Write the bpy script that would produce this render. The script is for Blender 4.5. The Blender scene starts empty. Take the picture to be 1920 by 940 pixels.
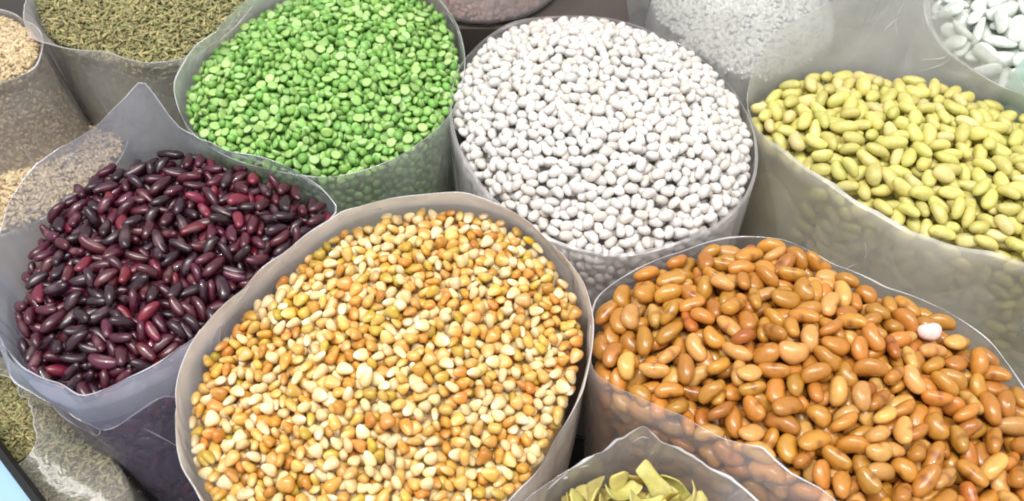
import bpy, math, random
import numpy as np
from mathutils import Vector, Matrix

rng = np.random.default_rng(11)
random.seed(11)
scene = bpy.context.scene

# ------------------------------------------------------------------ camera
FPX, CAM_H, PITCH = 1700.0, 0.42, math.radians(52.0)
cam_data = bpy.data.cameras.new("camera")
cam_data.sensor_width = 36.0
cam_data.lens = FPX / 1920.0 * 36.0
cam_data.clip_start = 0.01
cam_data.clip_end = 60.0
cam_data.dof.use_dof = True
cam_data.dof.focus_distance = 0.52
cam_data.dof.aperture_fstop = 11.0
cam = bpy.data.objects.new("camera", cam_data)
scene.collection.objects.link(cam)
cam.location = (0.0, 0.0, CAM_H)
cam.rotation_euler = (math.pi / 2 - PITCH, 0.0, 0.0)
scene.camera = cam

# ------------------------------------------------------------------ light
world = bpy.data.worlds.new("World")
scene.world = world
world.use_nodes = True
wb = world.node_tree.nodes["Background"]
wb.inputs[0].default_value = (0.93, 0.96, 1.0, 1.0)
wb.inputs[1].default_value = 0.66


def lamp(name, loc, target, size_x, size_y, power, color):
    d = bpy.data.lights.new(name, 'AREA')
    d.shape = 'RECTANGLE'
    d.size, d.size_y = size_x, size_y
    d.energy = power
    d.color = color
    o = bpy.data.objects.new(name, d)
    scene.collection.objects.link(o)
    o.location = loc
    o.rotation_euler = (Vector(target) - Vector(loc)).to_track_quat('-Z', 'Y').to_euler()
    return o


lamp("ceiling_lamp", (-0.25, 0.0, 2.0), (0, 0.4, 0), 1.5, 0.6, 35.0, (1.0, 0.97, 0.93))
lamp("ceiling_lamp", (0.9, -0.25, 2.3), (0, 0.35, 0), 0.05, 0.05, 17.0, (1.0, 0.96, 0.9))
lamp("ceiling_lamp", (-0.9, 0.1, 2.2), (0, 0.35, 0), 0.05, 0.05, 14.0, (1.0, 0.97, 0.93))

vs = scene.view_settings
vs.view_transform = 'Standard'
vs.look = 'None'
vs.exposure = 0.12
vs.gamma = 1.0
vs.use_curve_mapping = False
scene.cycles.use_denoising = True
scene.cycles.max_bounces = 8
scene.cycles.transparent_max_bounces = 24
scene.cycles.caustics_reflective = False
scene.cycles.caustics_refractive = False
scene.cycles.filter_width = 1.9

FLOOR_Z = -0.25
CF = Vector((0, math.cos(PITCH), -math.sin(PITCH)))
CU = Vector((0, math.sin(PITCH), math.cos(PITCH)))


def W(px, py, z):
    """Point at height z that the survey of the photograph gives for a spot."""
    d = Vector((1, 0, 0)) * ((px - 960.0) / FPX) + CU * ((470.0 - py) / FPX) + CF
    t = (z - CAM_H) / d.z
    return Vector((d.x * t, d.y * t, z))


def to_px(p):
    """numpy (n,3) -> pixel coordinates and depth"""
    q = np.asarray(p, float) - np.array([0, 0, CAM_H])
    dz = q @ np.array(CF)
    return 960 + FPX * q[:, 0] / dz, 470 - FPX * (q @ np.array(CU)) / dz, dz


# ------------------------------------------------------------------ helpers
def link(o, parent=None):
    scene.collection.objects.link(o)
    if parent is not None:
        o.parent = parent
    return o


def tag(o, label=None, cat=None, group=None, kind=None):
    if label: o["label"] = label
    if cat: o["category"] = cat
    if group: o["group"] = group
    if kind: o["kind"] = kind
    return o


def mesh_np(name, verts, faces_flat, loop_tot, mats, mat_idx=None, tone=None, smooth=True):
    me = bpy.data.meshes.new(name)
    v = np.ascontiguousarray(verts, np.float32)
    me.vertices.add(len(v))
    me.vertices.foreach_set("co", v.ravel())
    me.loops.add(len(faces_flat))
    me.loops.foreach_set("vertex_index", np.ascontiguousarray(faces_flat, np.int32))
    lt = np.asarray(loop_tot, np.int32)
    me.polygons.add(len(lt))
    ls = np.zeros(len(lt), np.int32)
    ls[1:] = np.cumsum(lt)[:-1]
    me.polygons.foreach_set("loop_start", ls)
    me.polygons.foreach_set("loop_total", lt)
    for m in mats:
        me.materials.append(m)
    if mat_idx is not None:
        me.polygons.foreach_set("material_index", np.ascontiguousarray(mat_idx, np.int32))
    me.polygons.foreach_set("use_smooth", np.full(len(lt), smooth, bool))
    if tone is not None:
        a = me.attributes.new("tone", 'FLOAT', 'POINT')
        a.data.foreach_set("value", np.ascontiguousarray(tone, np.float32))
    me.update(calc_edges=True)
    me.validate()
    return me


def grid_faces(rows, cols, wrap=True):
    f = []
    for i in range(rows - 1):
        for j in range(cols if wrap else cols - 1):
            k = (j + 1) % cols
            f += [i * cols + j, (i + 1) * cols + j, (i + 1) * cols + k, i * cols + k]
    return np.array(f, np.int32)


def lin(r, g, b):
    return tuple(((c / 255.0) / 12.92 if c / 255.0 <= 0.04045 else ((c / 255.0 + 0.055) / 1.055) ** 2.4) for c in (r, g, b))


# ------------------------------------------------------------------ materials
def new_mat(name):
    m = bpy.data.materials.new(name)
    m.use_nodes = True
    nt = m.node_tree
    nt.nodes.clear()
    out = nt.nodes.new('ShaderNodeOutputMaterial')
    return m, nt, out


def bean_mat(name, c_main, c_tone, rough=0.35, coat=0.0, vary=0.10, spec=0.5, sss=0.0, bump=0.0, hue=0.012):
    """c_main: skin colour; c_tone: colour where the 'tone' attribute is 1 (hilum, germ, flat face)."""
    m, nt, out = new_mat(name)
    N = nt.nodes.new
    L = nt.links.new
    b = N('ShaderNodeBsdfPrincipled')
    oi = N('ShaderNodeObjectInfo')
    ge = N('ShaderNodeNewGeometry')
    add = N('ShaderNodeMath'); add.operation = 'ADD'
    fr = N('ShaderNodeMath'); fr.operation = 'FRACT'
    L(oi.outputs['Random'], add.inputs[0]); L(ge.outputs['Random Per Island'], add.inputs[1]); L(add.outputs[0], fr.inputs[0])
    at = N('ShaderNodeAttribute'); at.attribute_name = 'tone'
    tc = N('ShaderNodeTexCoord')
    nz = N('ShaderNodeTexNoise'); nz.inputs['Scale'].default_value = 260.0; nz.inputs['Detail'].default_value = 3.0
    L(tc.outputs['Object'], nz.inputs['Vector'])
    mx = N('ShaderNodeMix'); mx.data_type = 'RGBA'
    mx.inputs[6].default_value = (*c_main, 1); mx.inputs[7].default_value = (*c_tone, 1)
    L(at.outputs['Fac'], mx.inputs[0])
    hs = N('ShaderNodeHueSaturation')
    mr = N('ShaderNodeMapRange'); mr.inputs[3].default_value = 1 - vary * 1.6; mr.inputs[4].default_value = 1 + vary
    L(fr.outputs[0], mr.inputs[0])
    mv = N('ShaderNodeMath'); mv.operation = 'MULTIPLY'
    mn = N('ShaderNodeMapRange'); mn.inputs[1].default_value = 0.3; mn.inputs[2].default_value = 0.7
    mn.inputs[3].default_value = 0.86; mn.inputs[4].default_value = 1.1
    L(nz.outputs['Fac'], mn.inputs[0]); L(mr.outputs[0], mv.inputs[0]); L(mn.outputs[0], mv.inputs[1])
    L(mv.outputs[0], hs.inputs['Value'])
    f2 = N('ShaderNodeMath'); f2.operation = 'MULTIPLY'; f2.inputs[1].default_value = 7.31
    f3 = N('ShaderNodeMath'); f3.operation = 'FRACT'
    mh = N('ShaderNodeMapRange'); mh.inputs[3].default_value = 0.5 - hue; mh.inputs[4].default_value = 0.5 + hue
    L(fr.outputs[0], f2.inputs[0]); L(f2.outputs[0], f3.inputs[0]); L(f3.outputs[0], mh.inputs[0]); L(mh.outputs[0], hs.inputs['Hue'])
    L(mx.outputs[2], hs.inputs['Color'])
    L(hs.outputs[0], b.inputs['Base Color'])
    b.inputs['Roughness'].default_value = rough
    b.inputs['Specular IOR Level'].default_value = spec
    b.inputs['Coat Weight'].default_value = coat
    b.inputs['Coat Roughness'].default_value = 0.035
    if sss:
        b.inputs['Subsurface Weight'].default_value = sss
        b.inputs['Subsurface Radius'].default_value = (1.0, 0.6, 0.3)
        b.inputs['Subsurface Scale'].default_value = 0.002
    bp = N('ShaderNodeBump'); bp.inputs['Strength'].default_value = 0.15 + bump; bp.inputs['Distance'].default_value = 0.0006
    L(nz.outputs['Fac'], bp.inputs['Height']); L(bp.outputs[0], b.inputs['Normal'])
    L(b.outputs[0], out.inputs[0])
    return m


def film_mat(name, color, opacity, rough=0.25, streak=0.9, gloss=1.0):
    """Cloudy polythene: partly clear, partly scattering, with a sheen."""
    m, nt, out = new_mat(name)
    N = nt.nodes.new
    L = nt.links.new
    tr = N('ShaderNodeBsdfTransparent'); tr.inputs[0].default_value = (0.97, 0.97, 0.98, 1)
    df = N('ShaderNodeBsdfDiffuse'); df.inputs[0].default_value = (*color, 1)
    tl = N('ShaderNodeBsdfTranslucent'); tl.inputs[0].default_value = (*color, 1)
    ms = N('ShaderNodeMixShader'); ms.inputs[0].default_value = 0.45
    L(df.outputs[0], ms.inputs[1]); L(tl.outputs[0], ms.inputs[2])
    tc = N('ShaderNodeTexCoord')
    n1 = N('ShaderNodeTexNoise'); n1.inputs['Scale'].default_value = 20.0; n1.inputs['Detail'].default_value = 5.0
    mp = N('ShaderNodeMapping'); mp.inputs['Scale'].default_value = (1, 1, 0.45)
    L(tc.outputs['Object'], mp.inputs[0]); L(mp.outputs[0], n1.inputs['Vector'])
    mr = N('ShaderNodeMapRange')
    mr.inputs[1].default_value = 0.3; mr.inputs[2].default_value = 0.7
    mr.inputs[3].default_value = opacity * (1 - 0.35 * streak); mr.inputs[4].default_value = min(0.97, opacity * (1 + 0.35 * streak))
    L(n1.outputs['Fac'], mr.inputs[0])
    lw = N('ShaderNodeLayerWeight'); lw.inputs[0].default_value = 0.5
    p3 = N('ShaderNodeMath'); p3.operation = 'POWER'; p3.inputs[1].default_value = 3.0
    L(lw.outputs['Facing'], p3.inputs[0])
    gr = N('ShaderNodeMath'); gr.operation = 'MULTIPLY'; gr.inputs[1].default_value = 0.35
    L(p3.outputs[0], gr.inputs[0])
    ad = N('ShaderNodeMath'); ad.operation = 'ADD'; ad.use_clamp = True
    L(mr.outputs[0], ad.inputs[0]); L(gr.outputs[0], ad.inputs[1])
    m1 = N('ShaderNodeMixShader')
    L(ad.outputs[0], m1.inputs[0]); L(tr.outputs[0], m1.inputs[1]); L(ms.outputs[0], m1.inputs[2])
    gl = N('ShaderNodeBsdfGlossy'); gl.inputs['Roughness'].default_value = rough
    n2 = N('ShaderNodeTexNoise'); n2.inputs['Scale'].default_value = 22.0; n2.inputs['Detail'].default_value = 2.0
    n2.inputs['Distortion'].default_value = 0.5
    L(mp.outputs[0], n2.inputs['Vector'])
    vo = N('ShaderNodeTexVoronoi'); vo.feature = 'DISTANCE_TO_EDGE'; vo.inputs['Scale'].default_value = 13.0
    vm = N('ShaderNodeVectorMath'); vm.operation = 'MULTIPLY_ADD'; vm.inputs[1].default_value = (0.06, 0.06, 0.06)
    L(n2.outputs['Color'], vm.inputs[0]); L(mp.outputs[0], vm.inputs[2]); L(vm.outputs[0], vo.inputs['Vector'])
    b0 = N('ShaderNodeBump'); b0.inputs['Strength'].default_value = 0.35; b0.inputs['Distance'].default_value = 0.012
    L(vo.outputs['Distance'], b0.inputs['Height'])
    bp = N('ShaderNodeBump'); bp.inputs['Strength'].default_value = 0.4; bp.inputs['Distance'].default_value = 0.006
    L(n2.outputs['Fac'], bp.inputs['Height']); L(b0.outputs[0], bp.inputs['Normal'])
    mp2 = N('ShaderNodeMapping'); mp2.inputs['Scale'].default_value = (1, 1, 0.3); mp2.inputs['Rotation'].default_value = (0.35, 0.2, 0)
    L(tc.outputs['Object'], mp2.inputs[0])
    n3 = N('ShaderNodeTexNoise'); n3.inputs['Scale'].default_value = 85.0; n3.inputs['Detail'].default_value = 2.0
    n3.inputs['Distortion'].default_value = 0.8
    L(mp2.outputs[0], n3.inputs['Vector'])
    n4 = N('ShaderNodeTexNoise'); n4.inputs['Scale'].default_value = 11.0
    L(tc.outputs['Object'], n4.inputs['Vector'])
    mk = N('ShaderNodeMapRange'); mk.inputs[1].default_value = 0.48; mk.inputs[2].default_value = 0.66
    L(n4.outputs['Fac'], mk.inputs[0])
    mm = N('ShaderNodeMath'); mm.operation = 'MULTIPLY'
    L(n3.outputs['Fac'], mm.inputs[0]); L(mk.outputs[0], mm.inputs[1])
    b1 = N('ShaderNodeBump'); b1.inputs['Strength'].default_value = 0.6; b1.inputs['Distance'].default_value = 0.004
    L(mm.outputs[0], b1.inputs['Height']); L(bp.outputs[0], b1.inputs['Normal'])
    bp = b1
    for s in (gl, df):
        L(bp.outputs[0], s.inputs['Normal'])
    fr = N('ShaderNodeLayerWeight'); fr.inputs[0].default_value = 0.5
    L(bp.outputs[0], fr.inputs['Normal'])
    p5 = N('ShaderNodeMath'); p5.operation = 'POWER'; p5.inputs[1].default_value = 5.0
    L(fr.outputs['Facing'], p5.inputs[0])
    fm = N('ShaderNodeMath'); fm.operation = 'MULTIPLY_ADD'; fm.inputs[1].default_value = 0.8 * gloss; fm.inputs[2].default_value = 0.045 * gloss
    L(p5.outputs[0], fm.inputs[0])
    m2 = N('ShaderNodeMixShader')
    L(fm.outputs[0], m2.inputs[0]); L(m1.outputs[0], m2.inputs[1]); L(gl.outputs[0], m2.inputs[2])
    L(m2.outputs[0], out.inputs[0])
    return m


def plain_mat(name, c1, c2, scale=20.0, rough=0.7, bump=0.3):
    m, nt, out = new_mat(name)
    N = nt.nodes.new
    L = nt.links.new
    b = N('ShaderNodeBsdfPrincipled')
    tc = N('ShaderNodeTexCoord')
    nz = N('ShaderNodeTexNoise'); nz.inputs['Scale'].default_value = scale; nz.inputs['Detail'].default_value = 6
    L(tc.outputs['Object'], nz.inputs['Vector'])
    mx = N('ShaderNodeMix'); mx.data_type = 'RGBA'
    mx.inputs[6].default_value = (*c1, 1); mx.inputs[7].default_value = (*c2, 1)
    L(nz.outputs['Fac'], mx.inputs[0]); L(mx.outputs[2], b.inputs['Base Color'])
    b.inputs['Roughness'].default_value = rough
    bp = N('ShaderNodeBump'); bp.inputs['Strength'].default_value = bump; bp.inputs['Distance'].default_value = 0.002
    L(nz.outputs['Fac'], bp.inputs['Height']); L(bp.outputs[0], b.inputs['Normal'])
    L(b.outputs[0], out.inputs[0])
    return m


# ------------------------------------------------------------------ seed shapes (metres)
def rings(fn, nr, nc):
    """closed surface: two poles and nr-1 rings of nc; fn(s, a) -> x, y, z, tone"""
    V = [fn(0.0, 0.0)]
    for i in range(1, nr):
        for j in range(nc):
            V.append(fn(i / nr, 2 * math.pi * j / nc))
    V.append(fn(1.0, 0.0))
    V = np.array(V)
    F, T = [], []
    for j in range(nc):
        k = (j + 1) % nc
        F += [0, 1 + k, 1 + j]; T.append(3)
    for i in range(nr - 2):
        a, b = 1 + i * nc, 1 + (i + 1) * nc
        for j in range(nc):
            k = (j + 1) % nc
            F += [a + j, a + k, b + k, b + j]; T.append(4)
    a, e = 1 + (nr - 2) * nc, len(V) - 1
    for j in range(nc):
        k = (j + 1) % nc
        F += [a + j, a + k, e]; T.append(3)
    return V, np.array(F), np.array(T)


def bean_fn(L, Wd, T, bend, full=0.82, skew=0.0, hilum=1.0):
    def fn(s, a):
        x = -math.cos(math.pi * s)
        e = max(0.0, math.sin(math.pi * s)) ** full
        y = math.cos(a) * e * (1 + skew * x)
        z = math.sin(a) * e * (1 + skew * x)
        yy = y * Wd / 2
        if y > 0:
            yy *= 1 - 0.22 * bend * math.exp(-(x / 0.42) ** 2)
        yy -= bend * Wd * 0.30 * (0.5 - x * x)
        t = hilum if (y > 0.75 and abs(x) < 0.3) else 0.0
        k = 1 + 0.055 * math.sin(2.3 * x + a + ph) + 0.045 * math.sin(2 * a - 3.1 * x + 2 * ph)
        return (x * L / 2, yy * k, z * T / 2 * k + 0.05 * T * math.sin(2.2 * x + ph), t)
    ph = rng.uniform(0, 6.28)
    return fn


def kernel_fn(L, Wd, T, taper, dent):
    def fn(s, a):
        x = -math.cos(math.pi * s)
        e = max(0.0, math.sin(math.pi * s)) ** 0.72
        k = 1 + taper * x - 0.25 * max(0.0, -x) ** 2
        y = math.copysign(abs(math.cos(a)) ** 0.85, math.cos(a)) * e * k
        z = math.copysign(abs(math.sin(a)) ** 0.9, math.sin(a)) * e * (1 + 0.25 * x)
        xx = x - (dent * math.exp(-(y / 0.5) ** 2) if x > 0.6 else 0)
        if x < 0: xx = x * 1.06
        germ = max(0.0, 1 - (y / 0.62) ** 2) * (1 if z > 0.05 else 0) * (1 if x < 0.55 else 0.25)
        tip = min(1.0, max(0.0, (-x - 0.15) / 0.6))
        return (xx * L / 2, y * Wd / 2, z * T / 2, max(0.9 * germ, tip))
    return fn


def pea_fn(D, T, wob):
    ph = rng.uniform(0, 6.28)
    def fn(s, a):
        # flat face up to s=0.4, dome the rest
        if s < 0.4:
            r = 0.95 * s / 0.4; z = 0.0 - 0.06 * (1 - r * r)
            t = 1.0 if s < 0.39 else 0.4
        else:
            q = (s - 0.4) / 0.6 * math.pi / 2
            r = math.cos(q) ; z = math.sin(q)
            t = 0.0
            if s < 0.45: r = 1.0; z = 0.07
        w = 1 + wob * math.sin(2 * a + ph) + wob * 0.6 * math.sin(3 * a + 2 * ph)
        return (r * math.cos(a) * D / 2 * w, -r * math.sin(a) * D / 2 * w, (z - 0.4) * T, t)
    return fn


def spindle_fn(L, D):
    def fn(s, a):
        x = -math.cos(math.pi * s)
        e = math.sin(math.pi * s) ** 1.1
        return (x * L / 2, math.cos(a) * e * D / 2, math.sin(a) * e * D / 2 + 0.1 * L * (0.5 - x * x), 0.5 * (1 - e))
    return fn


class Kind:
    """A kind of seed: shape variants, colour variants (material, share)."""
    def __init__(self, name, fns, hi, lo, mats, shares, pitch=0.35, roll=6.3, squash=0.86):
        self.squash = squash
        self.name, self.mats, self.shares = name, mats, np.array(shares) / sum(shares)
        self.hi = [rings(f, *hi) for f in fns]
        self.lo = [rings(f, *lo) for f in fns]
        self.dense = [rings(f, 34, 30)[0][:, :3] for f in fns]
        self.pitch, self.roll = pitch, roll
        self.cache = {}

    def mesh(self, s, c):
        if (s, c) not in self.cache:
            V, F, T = self.hi[s]
            self.cache[(s, c)] = mesh_np(self.name, V[:, :3], F, T, [self.mats[c]], None, V[:, 3])
        return self.cache[(s, c)]


def rand_rot(kind):
    yaw = rng.uniform(0, 2 * math.pi)
    pit = rng.normal(0, kind.pitch)
    rol = rng.uniform(-kind.roll / 2, kind.roll / 2) if kind.roll > 3 else rng.normal(0, kind.roll)
    M = Matrix.Rotation(yaw, 3, 'Z') @ Matrix.Rotation(pit, 3, 'Y') @ Matrix.Rotation(rol, 3, 'X')
    return np.array(M)


def deposit(kind, inside, target, h0, x0, y0, cell, n_tmpl=110, maxn=6000, stop=0.25, tries=(140, 11, 5)):
    """Drop seeds one by one into the lowest hollows; each rests on those below."""
    nx, ny = inside.shape
    h = np.where(inside, h0, 5.0).astype(np.float64)
    pad = 26
    hp = np.full((nx + 2 * pad, ny + 2 * pad), 5.0); hp[pad:-pad, pad:-pad] = h
    tp = np.zeros_like(hp); tp[pad:-pad, pad:-pad] = target
    own = np.full(hp.shape, -1, np.int32).ravel()
    Wd = hp.shape[1]
    hf, tf = hp.ravel(), tp.ravel()
    cells = np.flatnonzero((hf < 4.0))
    tm = []
    thick = 1.0
    for _ in range(n_tmpl):
        s = rng.integers(len(kind.dense)); sc = rng.uniform(0.84, 1.1)
        R = rand_rot(kind)
        p = (kind.dense[s] * (sc * kind.squash)) @ R.T
        ij = np.floor(p[:, :2] / cell + 0.5).astype(int)
        key = ij[:, 0] * Wd + ij[:, 1]
        u, inv = np.unique(key, return_inverse=True)
        bot = np.full(len(u), 9.0); top = np.full(len(u), -9.0)
        np.minimum.at(bot, inv, p[:, 2]); np.maximum.at(top, inv, p[:, 2])
        tm.append((u, bot, top, s, sc, R))
        thick = min(thick, top.max() - bot.min())
    res = []
    fails = 0
    nt = len(tm)
    while len(res) < maxn and fails < 60:
        c = cells[rng.integers(0, len(cells), tries[0])]
        d = hf[c] - tf[c]
        c = c[np.argpartition(d, tries[1])[:tries[1]]]
        best = None
        for ci in c:
            for t in rng.integers(0, nt, tries[2]):
                u, bot, top, s, sc, R = tm[t]
                z = (hf[ci + u] - bot).max()
                sco = z - tf[ci]
                if best is None or sco < best[0]:
                    best = (sco, z, ci, t)
        sco, z, ci, t = best
        if sco > stop * thick:
            fails += 1
            continue
        fails = max(0, fails - 1)
        u, bot, top, s, sc, R = tm[t]
        idx = ci + u
        hf[idx] = np.maximum(hf[idx], z + top)
        own[idx] = len(res)
        i, j = divmod(ci, Wd)
        res.append((x0 + (i - pad + 0.5) * cell, y0 + (j - pad + 0.5) * cell, z, s, sc, R))
    cnt = np.bincount(own[own >= 0], minlength=len(res))
    return res, cnt


def smooth_closed(a, k):
    a = np.asarray(a, float)
    for _ in range(k):
        a = (np.roll(a, 1) + 2 * a + np.roll(a, -1)) / 4
    return a


NT = 160
TH = np.linspace(0, 2 * math.pi, NT, endpoint=False)


def polar(center, pts, k=4):
    """closed outline -> radius and height at NT angles round the centre"""
    p = np.array([[q[0], q[1], q[2]] for q in pts])
    a = np.arctan2(p[:, 1] - center[1], p[:, 0] - center[0]) % (2 * math.pi)
    r = np.hypot(p[:, 0] - center[0], p[:, 1] - center[1])
    o = np.argsort(a)
    a, r, z = a[o], r[o], p[o, 2]
    a3 = np.concatenate([a - 2 * math.pi, a, a + 2 * math.pi])
    return smooth_closed(np.interp(TH, a3, np.tile(r, 3)), k), smooth_closed(np.interp(TH, a3, np.tile(z, 3)), k)


def at_angle(arr, th):
    return np.interp(th % (2 * math.pi), np.append(TH, 2 * math.pi), np.append(arr, arr[0]))


def wave(th, seed, freqs, amps):
    r = np.random.default_rng(seed)
    out = np.zeros_like(th)
    for f, a in zip(freqs, amps):
        out += a * np.sin(f * th + r.uniform(0, 6.28))
    return out


def creases(th, seed, n=34):
    """irregular vertical folds: sharp ridges at random angles, none alike"""
    r = np.random.default_rng(seed)
    out = wave(th, seed, (2, 3, 5, 7), (0.7, 0.6, 0.5, 0.4))
    for _ in range(n):
        c, w, a = r.uniform(0, 2 * math.pi), r.uniform(0.025, 0.16), r.normal(0, 1.0)
        d = np.abs((th - c + math.pi) % (2 * math.pi) - math.pi)
        out = out + a * np.maximum(0, 1 - d / w)
    return out


def tube(name, pts, rad, mat, parent, closed=True, nc=6, taper=False):
    pts = np.asarray(pts, float)
    n = len(pts)
    hv = np.clip(0.55 + 0.6 * smooth_closed(np.random.default_rng(n + int(abs(pts[0, 0]) * 1e5)).normal(0, 1.4, n), 6), 0.12, 1.3)
    if taper:
        hv = hv * np.sin(np.linspace(0.06, math.pi - 0.06, n))
    V = []
    for i in range(n):
        a = pts[(i - 1) % n] if closed or i > 0 else pts[i]
        b = pts[(i + 1) % n] if closed or i < n - 1 else pts[i]
        t = b - a; t /= np.linalg.norm(t) + 1e-12
        s = np.cross(t, [0, 0, 1.0]); s /= np.linalg.norm(s) + 1e-12
        w = np.cross(s, t)
        for j in range(nc):
            q = 2 * math.pi * j / nc
            V.append(pts[i] + rad * hv[i] * (math.cos(q) * s + math.sin(q) * w))
    rows = n + 1 if closed else n
    f = grid_faces(rows, nc)
    f = f % (n * nc)
    return link(bpy.data.objects.new(name, mesh_np(name, np.array(V), f, np.full(len(f) // 4, 4), [mat])), parent)


class Bag:
    """An open polythene bag: content outline at height z0, rim outline above, wall to the floor."""
    def __init__(self, label, group_label, cpx, z0, content, rim, film, dome=0.02, dome_p=2.0, tilt=(0, 0), taper=0.12,
                 seed=1, wrinkle=0.0014, hem=0.0005, hem_mat=None, k=4, rim_k=3, cat="bag", lump=0.004, base=None, wall_film=None, n_crease=9):
        self.base = FLOOR_Z if base is None else base
        self.z0, self.tilt, self.dome, self.dome_p, self.taper, self.seed, self.lump = z0, tilt, dome, dome_p, taper, seed, lump
        c = W(cpx[0], cpx[1], z0)
        self.c = np.array([c.x, c.y])
        self.rc, _ = polar(self.c, [W(x, y, z0) for x, y in content], k)
        self.rr, self.zr = polar(self.c, [W(x, y, z0 + dz) for x, y, dz in rim], rim_k)
        root = bpy.data.objects.new("plastic_bag", None)
        link(root)
        root.location = (self.c[0], self.c[1], self.base)
        tag(root, label, cat)
        self.root = root
        # wall
        base = np.array([self.c[0], self.c[1], self.base])
        R, Z = [], []
        zc = self.edge_z(TH)
        n_up, n_dn = 9, 22
        fold = creases(TH, seed)
        fold2 = creases(TH, seed + 50)
        rw = self.rc + 0.0022
        for i in range(n_up + 1):
            s = i / n_up                       # 0 rim, 1 content edge
            g = (1 - s)
            r = rw + (self.rr - rw) * g ** 1.15 + fold * wrinkle * (0.2 + 0.6 * g) * np.clip((self.zr - zc) / 0.03, 0.2, 1.0)
            R.append(r); Z.append(zc + (self.zr - zc) * g)
        for i in range(1, n_dn + 1):
            s = i / n_dn
            r = self.wall_r(TH, s) + (fold * (1 - s) + fold2 * s) * wrinkle * 0.5 + 0.0022
            R.append(r); Z.append(zc + (self.base + 0.003 - zc) * s)
        V = []
        for r, z in zip(R, Z):
            V.append(np.stack([r * np.cos(TH), r * np.sin(TH), z - self.base], 1))
        rows = len(V)
        V = np.concatenate(V)
        f = grid_faces(rows, NT)
        # closed bottom
        bot = list(range((rows - 1) * NT, rows * NT))
        fl = np.concatenate([f, np.array(bot[::-1], np.int32)])
        lt = np.append(np.full(len(f) // 4, 4), len(bot))
        mi = np.zeros(len(lt), int); mi[(n_up + 1) * NT:] = 1
        low_rim = np.flatnonzero(self.zr - zc < 0.006)
        for i in range(n_up + 1):
            mi[i * NT + low_rim] = 1
        link(bpy.data.objects.new("bag_film", mesh_np("bag_film", V, fl, lt, [film, wall_film or film], mi)), root)
        self.rim_pts = V[:NT]
        self.grid = V.reshape(rows, NT, 3)
        self.n_up = n_up
        self.make_creases(n_crease)
        tube("bag_rim", V[:NT], hem, hem_mat or MAT['hem'], root)

    def film_point(self, row, th):
        i = min(int(row), len(self.grid) - 2); f = row - i
        j = (th % (2 * math.pi)) / (2 * math.pi) * NT
        j0 = int(j) % NT; j1 = (j0 + 1) % NT; g = j - int(j)
        a = self.grid[i, j0] * (1 - g) + self.grid[i, j1] * g
        b = self.grid[i + 1, j0] * (1 - g) + self.grid[i + 1, j1] * g
        return a * (1 - f) + b * f

    def make_creases(self, n):
        """pinched folds standing a little proud of the film"""
        r = np.random.default_rng(self.seed + 77)
        for k in range(n):
            up = k % 2 == 0
            th = r.uniform(0.35, 2.8) if up else r.uniform(3.5, 5.9)
            row = r.uniform(1.0, 5.0) if up else self.n_up + r.uniform(0.5, 5.0)
            dth, drow = r.uniform(-0.28, 0.28), (r.uniform(1.0, 4.0) if up else r.uniform(1.0, 6.0))
            bow = r.uniform(-0.06, 0.06)
            pts = []
            for q in np.linspace(0, 1, 14):
                p = self.film_point(min(row + drow * q, len(self.grid) - 2.01), th + dth * q + bow * math.sin(math.pi * q))
                pts.append(p)
            tube("film_crease", pts, r.uniform(0.0004, 0.0009), MAT['crease'], self.root, closed=False, taper=True)

    def edge_z(self, th):
        r = at_angle(self.rc, th)
        return self.z0 + self.tilt[0] * r * np.cos(th) + self.tilt[1] * r * np.sin(th)

    def wall_r(self, th, s):
        r = at_angle(self.rc, th)
        m = self.rc.mean()
        return r * (1 - 0.35 * s) + m * 0.35 * s - self.taper * m * s ** 1.3 + 0.015 * m * np.sin(math.pi * min(1, s * 1.4))

    def surf(self, x, y):
        """target surface of the heap"""
        dx, dy = x - self.c[0], y - self.c[1]
        th = np.arctan2(dy, dx)
        q = np.clip(np.hypot(dx, dy) / at_angle(self.rc, th), 0, 1.2)
        z = self.z0 + self.tilt[0] * dx + self.tilt[1] * dy + self.dome * (1 - q ** self.dome_p)
        r = np.random.default_rng(self.seed + 9)
        for f in (22, 37, 58):
            a, b, p = r.uniform(-1, 1), r.uniform(-1, 1), r.uniform(0, 6.28)
            z = z + self.lump * 0.5 * np.sin(f * (a * dx + b * dy) * 1.4 + p) * np.clip(1.15 - q, 0, 1)
        return z, q

    def fill(self, kind, label, cat, group, stuff_name, stuff_label, depth, cell, individuals=300, sides=None, special=(), labels=None, maxn=6000, stop=0.25):
        m = self.rc.max() + 0.004
        n = int(2 * m / cell) + 2
        x0, y0 = self.c[0] - m, self.c[1] - m
        xs = x0 + (np.arange(n) + 0.5) * cell
        ys = y0 + (np.arange(n) + 0.5) * cell
        X, Y = np.meshgrid(xs, ys, indexing='ij')
        T, Q = self.surf(X, Y)
        inside = Q < 0.995
        px, py, _ = to_px(np.stack([X.ravel(), Y.ravel(), T.ravel()], 1))
        vis = ((px > -400) & (px < 2450) & (py > -260) & (py < 1200)).reshape(X.shape)
        inside &= vis
        res, cnt = deposit(kind, inside, T, T - depth, x0, y0, cell, maxn=maxn, stop=stop)
        P = np.array([[r[0], r[1], r[2]] for r in res])
        items = [(Vector(r[:3]), r[3], r[4], r[5]) for r in res]
        px, py, dz = to_px(P)
        inv = (px > 5) & (px < 1915) & (py > 5) & (py < 935)
        score = cnt * cell * cell / dz ** 2 * inv
        order = np.argsort(-score)
        pick = [int(i) for i in order[:individuals] if score[i] > 0]
        col = rng.choice(len(kind.mats), size=len(items), p=kind.shares)
        spec = {}
        for (sx, sy, mat, lab) in special:
            d = np.hypot(px - sx, py - sy) + 1e3 * (cnt < np.percentile(cnt[cnt > 0], 72))
            i = int(np.argmin(d)); spec[i] = (mat, lab)
            if i not in pick: pick[-1] = i
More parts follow.
